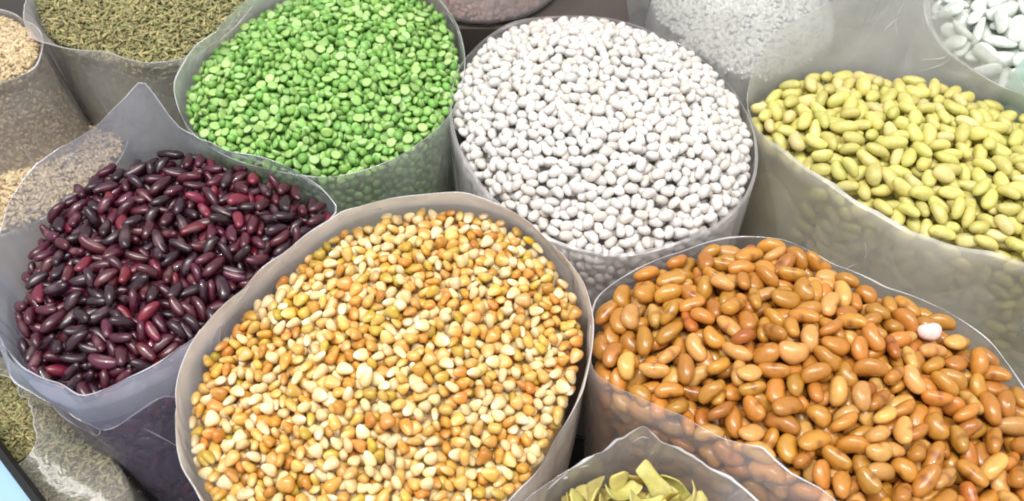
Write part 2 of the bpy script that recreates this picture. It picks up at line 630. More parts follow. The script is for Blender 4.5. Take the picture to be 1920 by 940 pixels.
        ps = set(pick)
        for i in pick:
            p, s, sc, R = items[i]
            if i in spec:
                me = kind.mesh(s, 0).copy(); me.materials[0] = spec[i][0]
                o = bpy.data.objects.new(kind.name, me); tag(o, spec[i][1], cat)
            else:
                o = bpy.data.objects.new(kind.name, kind.mesh(s, int(col[i])))
                tag(o, labels[int(col[i])] if labels else label, cat, (group + ", " + str(labels[int(col[i])].split(' corn')[0].split(' kidney')[0].split(' bean')[0])) if labels else group)
            o.matrix_world = Matrix.Translation(p) @ Matrix(R.tolist()).to_4x4() @ Matrix.Scale(sc, 4)
            link(o)
        rest = [(np.array(items[i][0]), items[i][1], items[i][2], items[i][3], int(col[i])) for i in range(len(items)) if i not in ps]
        # layer that presses against the film
        if sides:
            for (t0, t1, z_top, z_bot) in sides:
                rest += self.side_layer(kind, t0, t1, z_top, z_bot, cell)
        # packed body under the loose layers
        body = self.core(depth, 0.012 if sides else 0.006)
        build_stuff(stuff_name, kind, rest, stuff_label, cat, body)
        print(stuff_name, "seeds", len(items), "rest", len(rest), flush=True)

    def side_layer(self, kind, t0, t1, z_top, z_bot, cell):
        ang = np.linspace(t0, t1, 240)
        rr = at_angle(self.rc, ang)
        xy = np.stack([rr * np.cos(ang), rr * np.sin(ang)], 1)
        arc = np.concatenate([[0], np.cumsum(np.hypot(*np.diff(xy, axis=0).T))])
        Lu, Lv = arc[-1], z_top - z_bot
        nx, ny = int(Lu / cell), int(Lv / cell)
        inside = np.ones((nx, ny), bool)
        thick = 0.5 * min(np.ptp(d[:, 2]) for d in kind.dense)
        res, _ = deposit(kind, inside, np.full((nx, ny), thick), np.zeros((nx, ny)), 0, 0, cell, maxn=2500, stop=0.6)

        def wall_xy(th, ss):
            r = float(self.wall_r(th, ss))
            return np.array([r * math.cos(th), r * math.sin(th), 0.0])
        out = []
        for u, v, w, s, sc, R in res:
            th = float(np.interp(Lu - u, arc, ang))
            ez = float(self.edge_z(np.array([th]))[0])
            z = ez + z_top + v - Lv
            ss = max(0.0, min(1.0, (ez - z) / (ez - self.base)))
            p = wall_xy(th, ss)
            eu = wall_xy(th - 0.03, ss) - wall_xy(th + 0.03, ss)
            eu /= np.linalg.norm(eu)
            ev = np.array([0, 0, 1.0])
            ew = np.cross(eu, ev)
            B = np.stack([eu, ev, ew], 1)
            q = p + ew * (w + 0.0026)
            out.append((np.array([self.c[0] + q[0], self.c[1] + q[1], z]), s, sc, B @ R,
                        int(rng.choice(len(kind.mats), p=kind.shares))))
        return out

    def core(self, depth, inset):
        ang = TH[::4]
        V, n = [], len(ang)
        rc = at_angle(self.rc, ang)
        rowsq = (0.02, 0.3, 0.55, 0.78, 0.95)
        for q in rowsq:
            r = (rc - inset) * q
            x, y = self.c[0] + r * np.cos(ang), self.c[1] + r * np.sin(ang)
            z, _ = self.surf(x, y)
            V.append(np.stack([x, y, z - depth], 1))
        ez = self.edge_z(ang)
        for s in (0.06, 0.3, 0.6, 0.97):
            r = self.wall_r(ang, s) - inset
            z = np.minimum(ez + (self.base + 0.004 - ez) * s, V[4][:, 2] - 0.002 - s * 0.01)
            V.append(np.stack([self.c[0] + r * np.cos(ang), self.c[1] + r * np.sin(ang), z], 1))
        f = grid_faces(len(V), n)[:, None].ravel()
        m = len(V)
        V = np.concatenate(V)
        f = np.concatenate([f, np.arange(n)[::-1], np.arange(n) + (m - 1) * n])
        lt = np.append(np.full((m - 1) * n, 4), [n, n])
        return V, f, lt


def build_stuff(name, kind, rest, label, cat, body=None):
    VS, FS, TS, TONE, MI = [], [], [], [], []
    off = 0
    for p, s, sc, R, c in rest:
        V, F, T = kind.lo[s]
        VS.append((V[:, :3] * sc) @ np.asarray(R).T + p)
        FS.append(F + off); TS.append(T); TONE.append(V[:, 3]); MI.append(np.full(len(T), c))
        off += len(V)
    if body is not None:
        V, f, lt = body
        VS.append(V); FS.append(f + off); TS.append(lt); TONE.append(np.zeros(len(V))); MI.append(np.zeros(len(lt), int))
    me = mesh_np(name, np.concatenate(VS), np.concatenate(FS), np.concatenate(TS), kind.mats, np.concatenate(MI), np.concatenate(TONE))
    o = link(bpy.data.objects.new(name, me))
    tag(o, label, cat, kind="stuff")
    return o


def scatter(bag, kind, count, area, jitter, z_off=0.0):
    """small seeds lying on a heap; area: pixel box to cover"""
    out = []
    while len(out) < count:
        th = rng.uniform(0, 2 * math.pi, 4000); q = np.sqrt(rng.uniform(0, 1, 4000)) * 0.985
        r = at_angle(bag.rc, th) * q
        x, y = bag.c[0] + r * np.cos(th), bag.c[1] + r * np.sin(th)
        z, _ = bag.surf(x, y)
        P = np.stack([x, y, z], 1)
        px, py, _ = to_px(P)
        ok = (px > area[0]) & (px < area[2]) & (py > area[1]) & (py < area[3])
        for p in P[ok]:
            q = p + np.array([0, 0, rng.uniform(-jitter, jitter * 0.4) + z_off])
            out.append((q, int(rng.integers(len(kind.lo))), rng.uniform(0.8, 1.15), rand_rot(kind), int(rng.choice(len(kind.mats), p=kind.shares))))
            if len(out) >= count: break
    return out


def scatter_wall(bag, kind, count, t0, t1, z_top, z_bot):
    out = []
    for _ in range(count):
        th = rng.uniform(t0, t1)
        ez = float(bag.edge_z(np.array([th]))[0])
        z = ez - rng.uniform(-z_top, -z_bot)
        ss = min(1, max(0, (ez - z) / (ez - bag.base)))
        r = float(bag.wall_r(th, ss)) - 0.001 - rng.uniform(0, 0.003)
        eu = np.array([math.sin(th), -math.cos(th), 0]); ew = np.array([-math.cos(th), -math.sin(th), 0])
        B = np.stack([eu, np.array([0, 0, 1.0]), ew], 1)
        out.append((np.array([bag.c[0] + r * math.cos(th), bag.c[1] + r * math.sin(th), z]), int(rng.integers(len(kind.lo))),
                    rng.uniform(0.8, 1.15), B @ rand_rot(kind), int(rng.choice(len(kind.mats), p=kind.shares))))
    return out


MAT = {}
MAT['hem'] = film_mat("polythene_edge", lin(246, 246, 250), 0.72, rough=0.15, gloss=2.0)
MAT['crease'] = film_mat("polythene_fold", lin(250, 250, 252), 0.66, rough=0.1, gloss=2.0)
MAT['film_clear'] = film_mat("clear_polythene", lin(232, 232, 238), 0.26, rough=0.18, gloss=1.0)
MAT['film_blue'] = film_mat("bluish_polythene", lin(222, 226, 242), 0.36, rough=0.2)
MAT['film_cuff'] = film_mat("doubled_polythene", lin(222, 228, 250), 0.46, rough=0.2)
MAT['film_milky'] = film_mat("milky_polythene", lin(246, 242, 240), 0.74, rough=0.3)
MAT['film_haze'] = film_mat("hazy_polythene", lin(230, 228, 222), 0.66, rough=0.3)
MAT['film_pale'] = film_mat("pale_polythene", lin(240, 236, 236), 0.40, rough=0.25)
MAT['film_thin'] = film_mat("thin_polythene", lin(206, 200, 232), 0.27, rough=0.15)
MAT['film_rice'] = film_mat("crumpled_polythene", lin(236, 236, 236), 0.40, rough=0.2)
MAT['film_grey'] = film_mat("grey_polythene", lin(226, 228, 228), 0.46, rough=0.28)
MAT['film_green'] = film_mat("greenish_polythene", lin(196, 226, 214), 0.6, rough=0.28)

# ------------------------------------------------------------------ setting
def box_sheet(name, x0, x1, y0, y1, z, thick, mat, kind=None):
    V = np.array([[x, y, q] for q in (z - thick, z) for x, y in ((x0, y0), (x1, y0), (x1, y1), (x0, y1))])
    F = np.array([3, 2, 1, 0, 4, 5, 6, 7, 0, 1, 5, 4, 1, 2, 6, 5, 2, 3, 7, 6, 3, 0, 4, 7])
    o = link(bpy.data.objects.new(name, mesh_np(name, V, F, np.full(6, 4), [mat], smooth=False)))
    if kind: o["kind"] = kind
    return o


floor_mat = plain_mat("dark_boards", lin(52, 48, 46), lin(78, 72, 68), 9.0, 0.75)
box_sheet("floor", -1.6, 1.6, -0.6, 2.2, FLOOR_Z - 0.002, 0.03, floor_mat, "structure")

# ------------------------------------------------------------------ kinds of seed
def kinds():
    K = {}
    g = lambda a, b: rng.uniform(a, b)
    K['kidney'] = Kind("kidney_bean", [bean_fn(g(.0150, .0182), g(.0070, .0080), g(.0058, .0067), g(.35, .7), 0.8, g(-.05, .05)) for _ in range(8)],
        (9, 10), (7, 8),
        [bean_mat("maroon_bean_skin", lin(76, 22, 40), lin(110, 72, 76), 0.36, 0.5, 0.2, hue=0.015),
         bean_mat("dark_purple_bean_skin", lin(46, 19, 31), lin(90, 64, 70), 0.36, 0.5, 0.2, hue=0.015),
         bean_mat("crimson_bean_skin", lin(116, 30, 50), lin(130, 80, 84), 0.36, 0.45, 0.15, hue=0.01)], (58, 35, 7), pitch=0.42)
    K['corn'] = Kind("corn_kernel", [kernel_fn(g(.0084, .0100), g(.0066, .0079), g(.0044, .0054), g(.2, .34), g(.05, .16)) for _ in range(8)],
        (8, 10), (6, 8),
        [bean_mat("cream_kernel", lin(228, 202, 146), lin(244, 230, 196), 0.38, 0.1, 0.10, sss=0.15, hue=0.01),
         bean_mat("golden_kernel", lin(214, 168, 84), lin(232, 202, 138), 0.34, 0.15, 0.12, sss=0.15, hue=0.012),
         bean_mat("orange_kernel", lin(204, 142, 58), lin(222, 174, 98), 0.32, 0.15, 0.14, sss=0.15, hue=0.012),
         bean_mat("olive_kernel", lin(196, 164, 60), lin(216, 192, 112), 0.32, 0.15, 0.12, sss=0.15, hue=0.01)], (40, 34, 18, 8), pitch=0.6)
    K['white'] = Kind("white_bean", [bean_fn(g(.0090, .0110), g(.0068, .0078), g(.0058, .0068), g(.1, .35), 0.82, g(-.08, .08), 0.3) for _ in range(4)],
        (8, 10), (7, 8),
        [bean_mat("white_bean_skin", lin(214, 210, 206), lin(186, 178, 170), 0.4, 0.1, 0.05, hue=0.004),
         bean_mat("ivory_bean_skin", lin(212, 205, 196), lin(188, 176, 164), 0.4, 0.1, 0.06, hue=0.006)], (78, 22), pitch=0.25, squash=0.78)
    K['yellow'] = Kind("yellow_bean", [bean_fn(g(.0150, .0182), g(.0092, .0104), g(.008, .009), g(.25, .5), 0.86, g(-.06, .06), 0.5) for _ in range(4)],
        (9, 10), (7, 8),
        [bean_mat("greenish_yellow_bean_skin", lin(204, 196, 112), lin(218, 210, 150), 0.46, 0.08, 0.1, hue=0.01),
         bean_mat("pale_straw_bean_skin", lin(212, 198, 132), lin(224, 212, 162), 0.46, 0.08, 0.08, hue=0.01)], (88, 12), pitch=0.28, squash=0.81)
    K['brown'] = Kind("brown_bean", [bean_fn(g(.0150, .0192), g(.0098, .0120), g(.0076, .0090), g(.15, .45), 0.80, g(-.06, .06), 0.8) for _ in range(9)],
        (10, 12), (8, 9),
        [bean_mat("caramel_bean_skin", lin(188, 128, 50), lin(134, 78, 32), 0.34, 0.45, 0.13, hue=0.01),
         bean_mat("tan_bean_skin", lin(204, 154, 84), lin(154, 98, 50), 0.33, 0.22, 0.12, hue=0.01),
         bean_mat("russet_bean_skin", lin(176, 108, 46), lin(120, 64, 30), 0.32, 0.25, 0.14, hue=0.01)], (72, 21, 7), pitch=0.28, squash=0.84)
    K['pea'] = Kind("split_pea", [pea_fn(g(.0064, .0082), g(.0028, .0036), g(.04, .12)) for _ in range(4)],
        (8, 10), (6, 8),
        [bean_mat("green_pea", lin(122, 170, 82), lin(156, 196, 112), 0.45, 0.05, 0.16, hue=0.012),
         bean_mat("light_green_pea", lin(144, 188, 102), lin(176, 210, 134), 0.45, 0.05, 0.12, hue=0.012)], (70, 30), pitch=0.5)
    K['lima'] = Kind("lima_bean", [bean_fn(g(.021, .024), g(.0115, .0135), g(.006, .007), g(.2, .4), 0.8, g(-.08, .08), 0.2) for _ in range(4)],
        (9, 10), (7, 8), [bean_mat("chalk_white_bean_skin", lin(214, 220, 212), lin(196, 198, 188), 0.4, 0.08, 0.05, hue=0.004)], (1,), pitch=0.35)
    K['fennel'] = Kind("fennel_seed", [spindle_fn(g(.0055, .0072), g(.0018, .0023)) for _ in range(4)], (5, 5), (4, 4),
        [bean_mat("olive_seed", lin(140, 138, 92), lin(176, 170, 120), 0.6, 0, 0.2, hue=0.015),
         bean_mat("straw_seed", lin(172, 160, 112), lin(190, 180, 130), 0.6, 0, 0.2, hue=0.015),
         bean_mat("dull_brown_seed", lin(112, 98, 66), lin(150, 140, 100), 0.6, 0, 0.2, hue=0.015)], (60, 28, 12), pitch=0.5)
    K['grain'] = Kind("grain", [spindle_fn(g(.0050, .0062), g(.0026, .0032)) for _ in range(3)], (5, 5), (4, 5),
        [bean_mat("beige_grain", lin(206, 184, 148), lin(220, 206, 172), 0.55, 0, 0.15), bean_mat("buff_grain", lin(180, 158, 118), lin(200, 186, 150), 0.55, 0, 0.15)], (70, 30), pitch=0.5)
    K['rice'] = Kind("rice_grain", [spindle_fn(g(.0065, .0085), g(.0034, .0042)) for _ in range(3)], (5, 5), (4, 5),
        [bean_mat("pale_grain", lin(204, 204, 196), lin(212, 212, 204), 0.5, 0, 0.08)], (1,), pitch=0.5)
    K['red'] = Kind("red_lentil", [pea_fn(.006, .003, .05)], (5, 6), (5, 6),
        [bean_mat("dull_red_seed", lin(190, 140, 130), lin(200, 152, 142), 0.55, 0, 0.15)], (1,), pitch=0.5)
    return K


K = kinds()
deg = math.radians

# ------------------------------------------------------------------ corn
corn = Bag("open plastic bag of mixed cream and orange corn kernels", None, (715, 690), 0.0,
    [(350, 770), (372, 690), (420, 625), (500, 545), (570, 485), (640, 435), (720, 402), (800, 392), (880, 392), (960, 418), (1030, 475), (1082, 550), (1100, 630), (1088, 700),
     (1040, 810), (950, 945), (860, 1015), (700, 1055), (520, 1030), (410, 960), (362, 880)],
    [(325, 780, .022), (335, 705, .022), (362, 640, .024), (450, 545, .026), (540, 470, .026), (620, 412, .026), (700, 380, .026), (790, 366, .026), (870, 359, .026), (960, 396, .026),
     (1040, 468, .025), (1090, 525, .023), (1112, 600, .02), (1102, 690, .018), (1045, 815, .018), (945, 950, .018), (860, 1020, .018), (700, 1060, .018), (520, 1035, .018), (395, 960, .02), (345, 885, .022)],
    MAT['film_milky'], dome=0.016, seed=3, taper=0.10, wrinkle=0.0009, rim_k=1)
corn.fill(K['corn'], None, "kernel", "corn kernels on the heap", "corn_kernels", "mass of mixed yellow corn kernels packed under the top layer of the bag",
    0.0105, 0.0007, labels=["pale cream corn kernel in the bag of mixed corn", "golden yellow corn kernel in the bag of mixed corn", "deep orange corn kernel in the bag of mixed corn", "dull olive yellow corn kernel in the bag of mixed corn"],
    special=[(985, 440, bean_mat("lemon_kernel", lin(226, 186, 30), lin(232, 196, 60), 0.3, 0.15, 0.02), "bright lemon yellow corn kernel by the film at the white bean bag")])

# ------------------------------------------------------------------ kidney beans
kidney = Bag("open plastic bag of dark red kidney beans with its front edge folded down", None, (320, 520), 0.0,
    [(25, 600), (45, 500), (100, 395), (190, 315), (310, 284), (430, 302), (540, 342), (615, 378), (632, 398), (590, 442), (520, 495), (450, 560), (385, 635), (340, 688), (270, 725), (160, 765), (70, 725), (32, 670)],
    [(-8, 610, .012), (38, 690, .010), (100, 718, .009), (160, 742, .008), (240, 706, .009), (330, 655, .012), (380, 620, .008), (450, 550, .006), (525, 482, .006), (595, 432, .006), (640, 394, .008), (600, 352, .012), (530, 315, .018),
     (430, 288, .022), (340, 246, .034), (300, 200, .055), (276, 138, .075), (235, 185, .065), (177, 238, .05), (100, 292, .042), (41, 338, .036), (0, 410, .03), (-30, 510, .02)],
    MAT['film_blue'], wall_film=MAT['film_thin'], dome=0.014, seed=5, taper=0.16, wrinkle=0.0024, n_crease=16, rim_k=1)
kidney.fill(K['kidney'], None, "bean", "kidney beans on the heap", "kidney_beans", "mass of dark red kidney beans packed inside the bag and against its film",
    0.0125, 0.0007, labels=["glossy maroon kidney bean in the bag of red beans", "nearly black purple kidney bean in the bag of red beans", "bright crimson kidney bean in the bag of red beans"],
    sides=[(deg(190), deg(325), -0.010, -0.15)], stop=0.3)

# ------------------------------------------------------------------ split peas
peas = Bag("open plastic bag of bright green split peas", None, (605, 160), 0.0,
    [(343, 195), (372, 130), (430, 72), (500, 22), (580, -18), (680, -38), (770, -22), (830, 25), (858, 90), (862, 150), (846, 212), (795, 268), (715, 312), (620, 335), (510, 322), (410, 285), (360, 245)],
    [(326, 150, .016), (352, 110, .022), (420, 45, .03), (500, -18, .034), (600, -60, .034), (700, -75, .03), (790, -30, .02), (845, 25, .014), (868, 85, .010), (868, 145, .008), (850, 205, .006), (795, 262, .006), (715, 308, .006),
     (620, 332, .006), (510, 318, .008), (408, 285, .010), (350, 235, .012)],
    MAT['film_grey'], dome=0.022, seed=8, taper=0.12, wrinkle=0.0010)
peas.fill(K['pea'], "bright green split pea on the heap of split peas", "split pea", "split peas on the heap", "split_peas",
    "mass of green split peas packed inside the bag and against its film", 0.0085, 0.0006, sides=[(deg(200), deg(350), -0.007, -0.10)], maxn=7000)

# ------------------------------------------------------------------ white beans
white = Bag("open plastic bag heaped high with small white beans", None, (1130, 255), 0.0,
    [(850, 190), (862, 130), (905, 85), (970, 52), (1050, 38), (1140, 42), (1240, 72), (1330, 130), (1390, 205), (1414, 280), (1402, 355), (1350, 415), (1255, 458), (1140, 478), (1050, 455), (955, 395), (885, 315), (854, 250)],
    [(849, 188, .001), (861, 128, .002), (900, 80, .006), (955, 42, .012), (1050, 30, .006), (1150, 36, .003), (1245, 70, .002), (1335, 128, .002), (1394, 203, .001), (1415, 280, .001), (1403, 355, .001), (1351, 415, .001),
     (1255, 457, .001), (1140, 477, .001), (1050, 454, .001), (955, 395, .001), (885, 315, .001), (854, 250, .001)],
    MAT['film_pale'], dome=0.034, dome_p=2.4, seed=12, taper=0.08, wrinkle=0.0007, hem=0.00012)
white.fill(K['white'], None, "bean", "white beans on the heap", "white_beans", "mass of small white beans packed inside the bag and against its film",
    0.0115, 0.0006, sides=[(deg(180), deg(350), -0.009, -0.10)], labels=["clean white bean in the heap of small white beans", "ivory tinted bean in the heap of small white beans"],
    special=[(1032, 42, bean_mat("pink_bean_skin", lin(226, 196, 192), lin(220, 190, 186), 0.4, 0.1, 0.02), "pinkish bean at the back edge of the white bean heap")])

# ------------------------------------------------------------------ yellow beans
yellow = Bag("open hazy plastic bag of greenish yellow beans", None, (1740, 310), 0.0,
    [(1402, 200), (1450, 160), (1560, 136), (1680, 142), (1800, 172), (1900, 215), (2000, 262), (2150, 320), (2290, 420), (2290, 520), (2150, 555), (2000, 515), (1860, 474), (1750, 450), (1650, 402), (1560, 345), (1480, 290), (1420, 245)],
    [(1398, 185, .010), (1412, 128, .022), (1455, 62, .042), (1530, 12, .056), (1600, -6, .062), (1690, -42, .07), (1775, 22, .054), (1850, 95, .04), (1920, 165, .03), (2030, 220, .022), (2170, 310, .012), (2300, 420, .008), (2295, 518, .0015), (2150, 553, .0015), (2000, 512, .0015), (1860, 470, .0015), (1750, 446, .0015), (1650, 398, .0015),
     (1560, 341, .0015), (1478, 286, .0015), (1415, 240, .0015)],
    MAT['film_grey'], wall_film=MAT['film_haze'], dome=0.018, seed=17, taper=-0.02, wrinkle=0.0022, n_crease=16, rim_k=1, hem=0.00012)
yellow.fill(K['yellow'], None, "bean", "yellow beans on the heap", "yellow_beans", "mass of greenish yellow beans packed inside the bag and against its film",
    0.016, 0.0008, sides=[(deg(185), deg(320), -0.013, -0.16)], labels=["greenish yellow bean in the bag of yellow beans", "pale straw bean in the bag of yellow beans"], stop=0.3)

# ------------------------------------------------------------------ brown beans
brown = Bag("open plastic bag of glossy caramel brown beans", None, (1500, 720), 0.0,
    [(1108, 640), (1118, 565), (1190, 515), (1280, 480), (1370, 455), (1470, 460), (1560, 505), (1660, 548), (1760, 585), (1850, 645), (1900, 710), (1950, 800), (1990, 920), (1930, 1020), (1760, 1060), (1620, 1010), (1500, 940), (1400, 880), (1290, 820), (1190, 768), (1118, 715)],
    [(1106, 635, .006), (1116, 560, .006), (1188, 508, .003), (1280, 472, .003), (1370, 446, .003), (1470, 450, .003), (1560, 496, .003), (1660, 540, .003), (1762, 577, .003), (1855, 638, .003), (1905, 705, .003), (1955, 800, .008),
     (1998, 920, .010), (1935, 1025, .012), (1760, 1055, .012), (1640, 985, .014), (1540, 915, .014), (1430, 838, .014), (1340, 815, .012), (1280, 778, .012), (1200, 745, .010), (1112, 700, .008)],
    MAT['film_clear'], dome=0.020, seed=21, taper=0.12, wrinkle=0.0008, rim_k=1, hem=0.0006)
brown.fill(K['brown'], None, "bean", "brown beans on the heap", "brown_beans", "mass of caramel brown beans packed inside the bag and against its film",
    0.017, 0.0008, sides=[(deg(170), deg(290), -0.014, -0.13)],
    labels=["glossy caramel brown bean in the bag of brown beans", "light tan bean in the bag of brown beans", "dark russet bean in the bag of brown beans"],
    special=[(1752, 618, bean_mat("pinkish_white_skin", lin(232, 206, 200), lin(232, 206, 200), 0.35, 0.1, 0.02), "single white bean lying among the brown beans"),
             (1680, 745, bean_mat("pale_yellow_skin", lin(226, 182, 96), lin(226, 182, 96), 0.35, 0.2, 0.02), "single pale yellow bean lying among the brown beans")], stop=0.3)

# ------------------------------------------------------------------ folded front edge of the kidney bean bag
def cuff(bag, t0, t1, drop, out, film, seed):
    n = 60
    th = np.linspace(t0, t1, n)
    u = np.linspace(0, 1, n)
    r0 = at_angle(np.hypot(bag.rim_pts[:, 0], bag.rim_pts[:, 1]), th)
    z0 = at_angle(bag.rim_pts[:, 2], th)
    d = drop * np.clip(np.minimum(u, 1 - u) * 7, 0.1, 1) * (1 + 0.22 * wave(th * 1.0, seed, (3, 7, 13), (0.5, 0.4, 0.3)))
    V = []
    for k, s in enumerate((0.0, 0.12, 0.4, 0.7, 1.0)):
        r = r0 + out * min(1.0, 0.35 + s) + 0.0012 * wave(th, seed + k // 3, (9, 17, 29), (1, 0.8, 0.5)) * s
        z = z0 + (0.0006 if k == 0 else 0.0) - d * s
        V.append(np.stack([r * np.cos(th), r * np.sin(th), z], 1))
    last = V[-1]
    V = np.concatenate(V)
    f = grid_faces(5, n, wrap=False)
    link(bpy.data.objects.new("folded_cuff", mesh_np("folded_cuff", V, f, np.full(len(f) // 4, 4), [film])), bag.root)
    tube("cuff_hem", last, 0.0009, MAT['hem'], bag.root, closed=False)


cuff(kidney, deg(188), deg(318), 0.026, 0.0045, MAT['film_cuff'], 4)

# ------------------------------------------------------------------ dried yellow chips in the small bag
def chip_fn(L, Wd, T, curl, twist, ph):
    def fn(s, a):
        x = -math.cos(math.pi * s)
        x = math.copysign(abs(x) ** 0.6, x)
        e = max(0.0, math.sin(math.pi * s)) ** 0.28
        w = 1 + 0.18 * math.sin(3.1 * x + ph)
        y = math.copysign(abs(math.cos(a)) ** 0.7, math.cos(a)) * e * w
        z = math.sin(a) * e
        yy, zz = y * Wd / 2, z * T / 2 + curl * (x * x - 0.4) * L / 2 + 0.25 * curl * y * y * Wd
        c, q = math.cos(twist * x), math.sin(twist * x)
        return (x * L / 2, c * yy - q * zz, q * yy + c * zz, 0.5 + 0.5 * math.sin(4 * x + ph))
    return fn


K['chip'] = Kind("dried_chip", [chip_fn(rng.uniform(.020, .028), rng.uniform(.009, .012), .0016, rng.uniform(-.5, .6), rng.uniform(-.7, .7), rng.uniform(0, 6)) for _ in range(7)],
    (12, 12), (8, 8), [bean_mat("pale_yellow_green_chip", lin(196, 186, 104), lin(210, 200, 128), 0.5, 0.05, 0.12, hue=0.012),
                       bean_mat("ochre_chip", lin(178, 146, 62), lin(200, 176, 96), 0.5, 0.05, 0.12, hue=0.012)], (70, 30), pitch=0.7)
chips = Bag("small open plastic bag of dried yellowish chips below the brown beans", None, (1190, 985), 0.0,
    [(1020, 955), (1062, 912), (1140, 892), (1220, 886), (1290, 898), (1335, 930), (1372, 990), (1330, 1060), (1200, 1085), (1060, 1060), (1005, 1005)],
    [(978, 945, .012), (1035, 900, .018), (1085, 872, .022), (1130, 848, .026), (1170, 822, .034), (1206, 798, .042), (1240, 828, .036), (1280, 852, .03), (1330, 880, .024), (1420, 938, .018), (1470, 1010, .014), (1360, 1090, .01), (1190, 1110, .01), (1030, 1080, .01), (965, 1010, .01)],
    MAT['film_clear'], dome=0.012, seed=31, taper=0.2, wrinkle=0.0010, rim_k=1, k=2, hem=0.0008)
chips.fill(K['chip'], None, "chip", "dried chips in the small bag", "dried_chips", "lower layer of dried yellowish chips in the small bag", 0.014, 0.0008,
    labels=["pale yellow green dried chip in the small bag", "ochre dried chip in the small bag"], stop=0.5)

# ------------------------------------------------------------------ bags behind
fen = Bag("grey plastic bag of olive fennel seeds behind the split peas", None, (280, 0), -0.004,
    [(72, 10), (92, 62), (150, 98), (235, 120), (330, 122), (402, 96), (452, 52), (486, 5), (470, -80), (280, -125), (110, -80)],
    [(50, 0, .014), (62, 70, .016), (130, 92, .012), (200, 96, .012), (280, 118, .010), (352, 108, .010), (420, 70, .012), (470, 20, .016), (495, -40, .02), (470, -120, .03), (280, -160, .03), (90, -110, .03)],
    MAT['film_pale'], dome=0.014, seed=41, taper=0.06, wrinkle=0.0016)
build_stuff("fennel_seeds", K['fennel'], scatter(fen, K['fennel'], 5200, (40, -60, 520, 140), 0.003) + scatter_wall(fen, K['fennel'], 2600, deg(195), deg(345), -0.002, -0.12),
    "olive green fennel seeds filling the grey bag behind the split peas", "seeds", fen.core(0.0025, 0.0035))

grain = Bag("slumped hazy plastic bag of beige grain beside the fennel seeds", None, (-40, 100), 0.0,
    [(38, 50), (70, 92), (58, 128), (15, 150), (-60, 162), (-150, 120), (-130, 55), (-40, 28)],
    [(45, 38, .008), (80, 90, .008), (66, 128, .006), (18, 150, .006), (-60, 162, .006), (-155, 120, .006), (-135, 50, .008), (-40, 18, .01)],
    MAT['film_pale'], dome=0.012, seed=43, taper=-0.42, wrinkle=0.0016)
build_stuff("beige_grains", K['grain'], scatter(grain, K['grain'], 1600, (-40, 0, 120, 190), 0.0025) + scatter_wall(grain, K['grain'], 2600, deg(230), deg(385), -0.002, -0.15),
    "beige grain filling the slumped bag beside the fennel seeds", "grain", grain.core(0.0025, 0.0035))

low = Bag("low plastic bag of straw coloured seeds between the grain bag and the kidney beans", None, (90, 335), -0.085,
    [(185, 228), (150, 245), (90, 275), (20, 325), (-80, 400), (-60, 450), (30, 425), (120, 365), (215, 300), (235, 255)],
    [(188, 222, .004), (150, 240, .004), (90, 270, .004), (18, 320, .004), (-85, 398, .004), (-62, 455, .004), (32, 430, .004), (122, 370, .004), (220, 304, .004), (242, 255, .004)],
    MAT['film_clear'], dome=0.010, seed=47, taper=0.02)
build_stuff("straw_seeds", K['grain'], scatter(low, K['grain'], 1700, (-40, 200, 260, 470), 0.0025), "straw coloured seeds between the grain bag and the kidney beans", "seeds", low.core(0.0025, 0.0035))

side = Bag("plastic bag of dull green seeds leaning under the kidney bean bag", None, (-10, 820), -0.075,
    [(-150, 700), (-40, 665), (30, 690), (78, 740), (150, 800), (215, 870), (250, 950), (90, 1020), (-60, 1000), (-160, 880)],
    [(-110, 720, .018), (-60, 690, .02), (-10, 700, .022), (30, 735, .022), (60, 780, .022), (70, 830, .022), (40, 870, .02), (0, 890, .018), (-50, 880, .018), (-110, 830, .018)],
    MAT['film_clear'], dome=0.012, seed=53, taper=-0.1)
build_stuff("green_seeds", K['fennel'], scatter(side, K['fennel'], 3600, (-30, 640, 240, 990), 0.003) + scatter_wall(side, K['fennel'], 2200, deg(240), deg(400), -0.002, -0.12),
    "dull green seeds in the bag under the kidney bean bag", "seeds", side.core(0.0025, 0.0035))

# added block under the lentil bag, coloured dark for the shade in the gap
box_sheet("added_back_block", -0.05, 0.09, 0.558, 0.80, -0.02, 0.20, plain_mat("gap_shade_brown", lin(56, 48, 44), lin(84, 74, 68), 14.0, 0.7), "structure")
red = Bag("plastic bag of dull pinkish lentils behind the split peas and white beans", None, (895, -227), 0.06,
    [(767, -227), (800, -172), (860, -152), (895, -147), (960, -155), (1010, -190), (1023, -227), (1000, -275), (895, -298), (790, -275)],
    [(764, -227, .012), (797, -168, .012), (860, -147, .012), (895, -142, .012), (962, -150, .012), (1014, -188, .012), (1028, -227, .012), (1004, -279, .012), (895, -303, .012), (785, -279, .012)],
    MAT['film_grey'], dome=0.015, seed=59, taper=-0.28, base=-0.0185)
build_stuff("pinkish_lentils", K['red'], scatter_wall(red, K['red'], 2200, deg(180), deg(360), -0.002, -0.076), "dull pinkish lentils seen through the bag behind the peas", "lentils", red.core(0.003, 0.0035))

rice = Bag("milky plastic bag of pale grain behind the white beans", None, (1390, 40), 0.0,
    [(1262, 62), (1330, 112), (1395, 146), (1470, 140), (1525, 105), (1560, 45), (1510, -30), (1390, -60), (1270, -45), (1222, 5)],
    [(1300, -70, .06), (1350, -48, .06), (1410, -40, .06), (1470, -52, .06), (1510, -80, .06), (1515, -110, .06), (1480, -140, .06), (1400, -152, .06), (1320, -140, .06), (1285, -110, .06)],
    MAT['film_rice'], dome=0.018, seed=61, taper=0.05, wrinkle=0.0032, n_crease=16)
build_stuff("pale_grains", K['rice'], scatter(rice, K['rice'], 2600, (1170, -60, 1600, 180), 0.003), "pale grain filling the milky bag behind the white beans", "grain", rice.core(0.003, 0.0035))

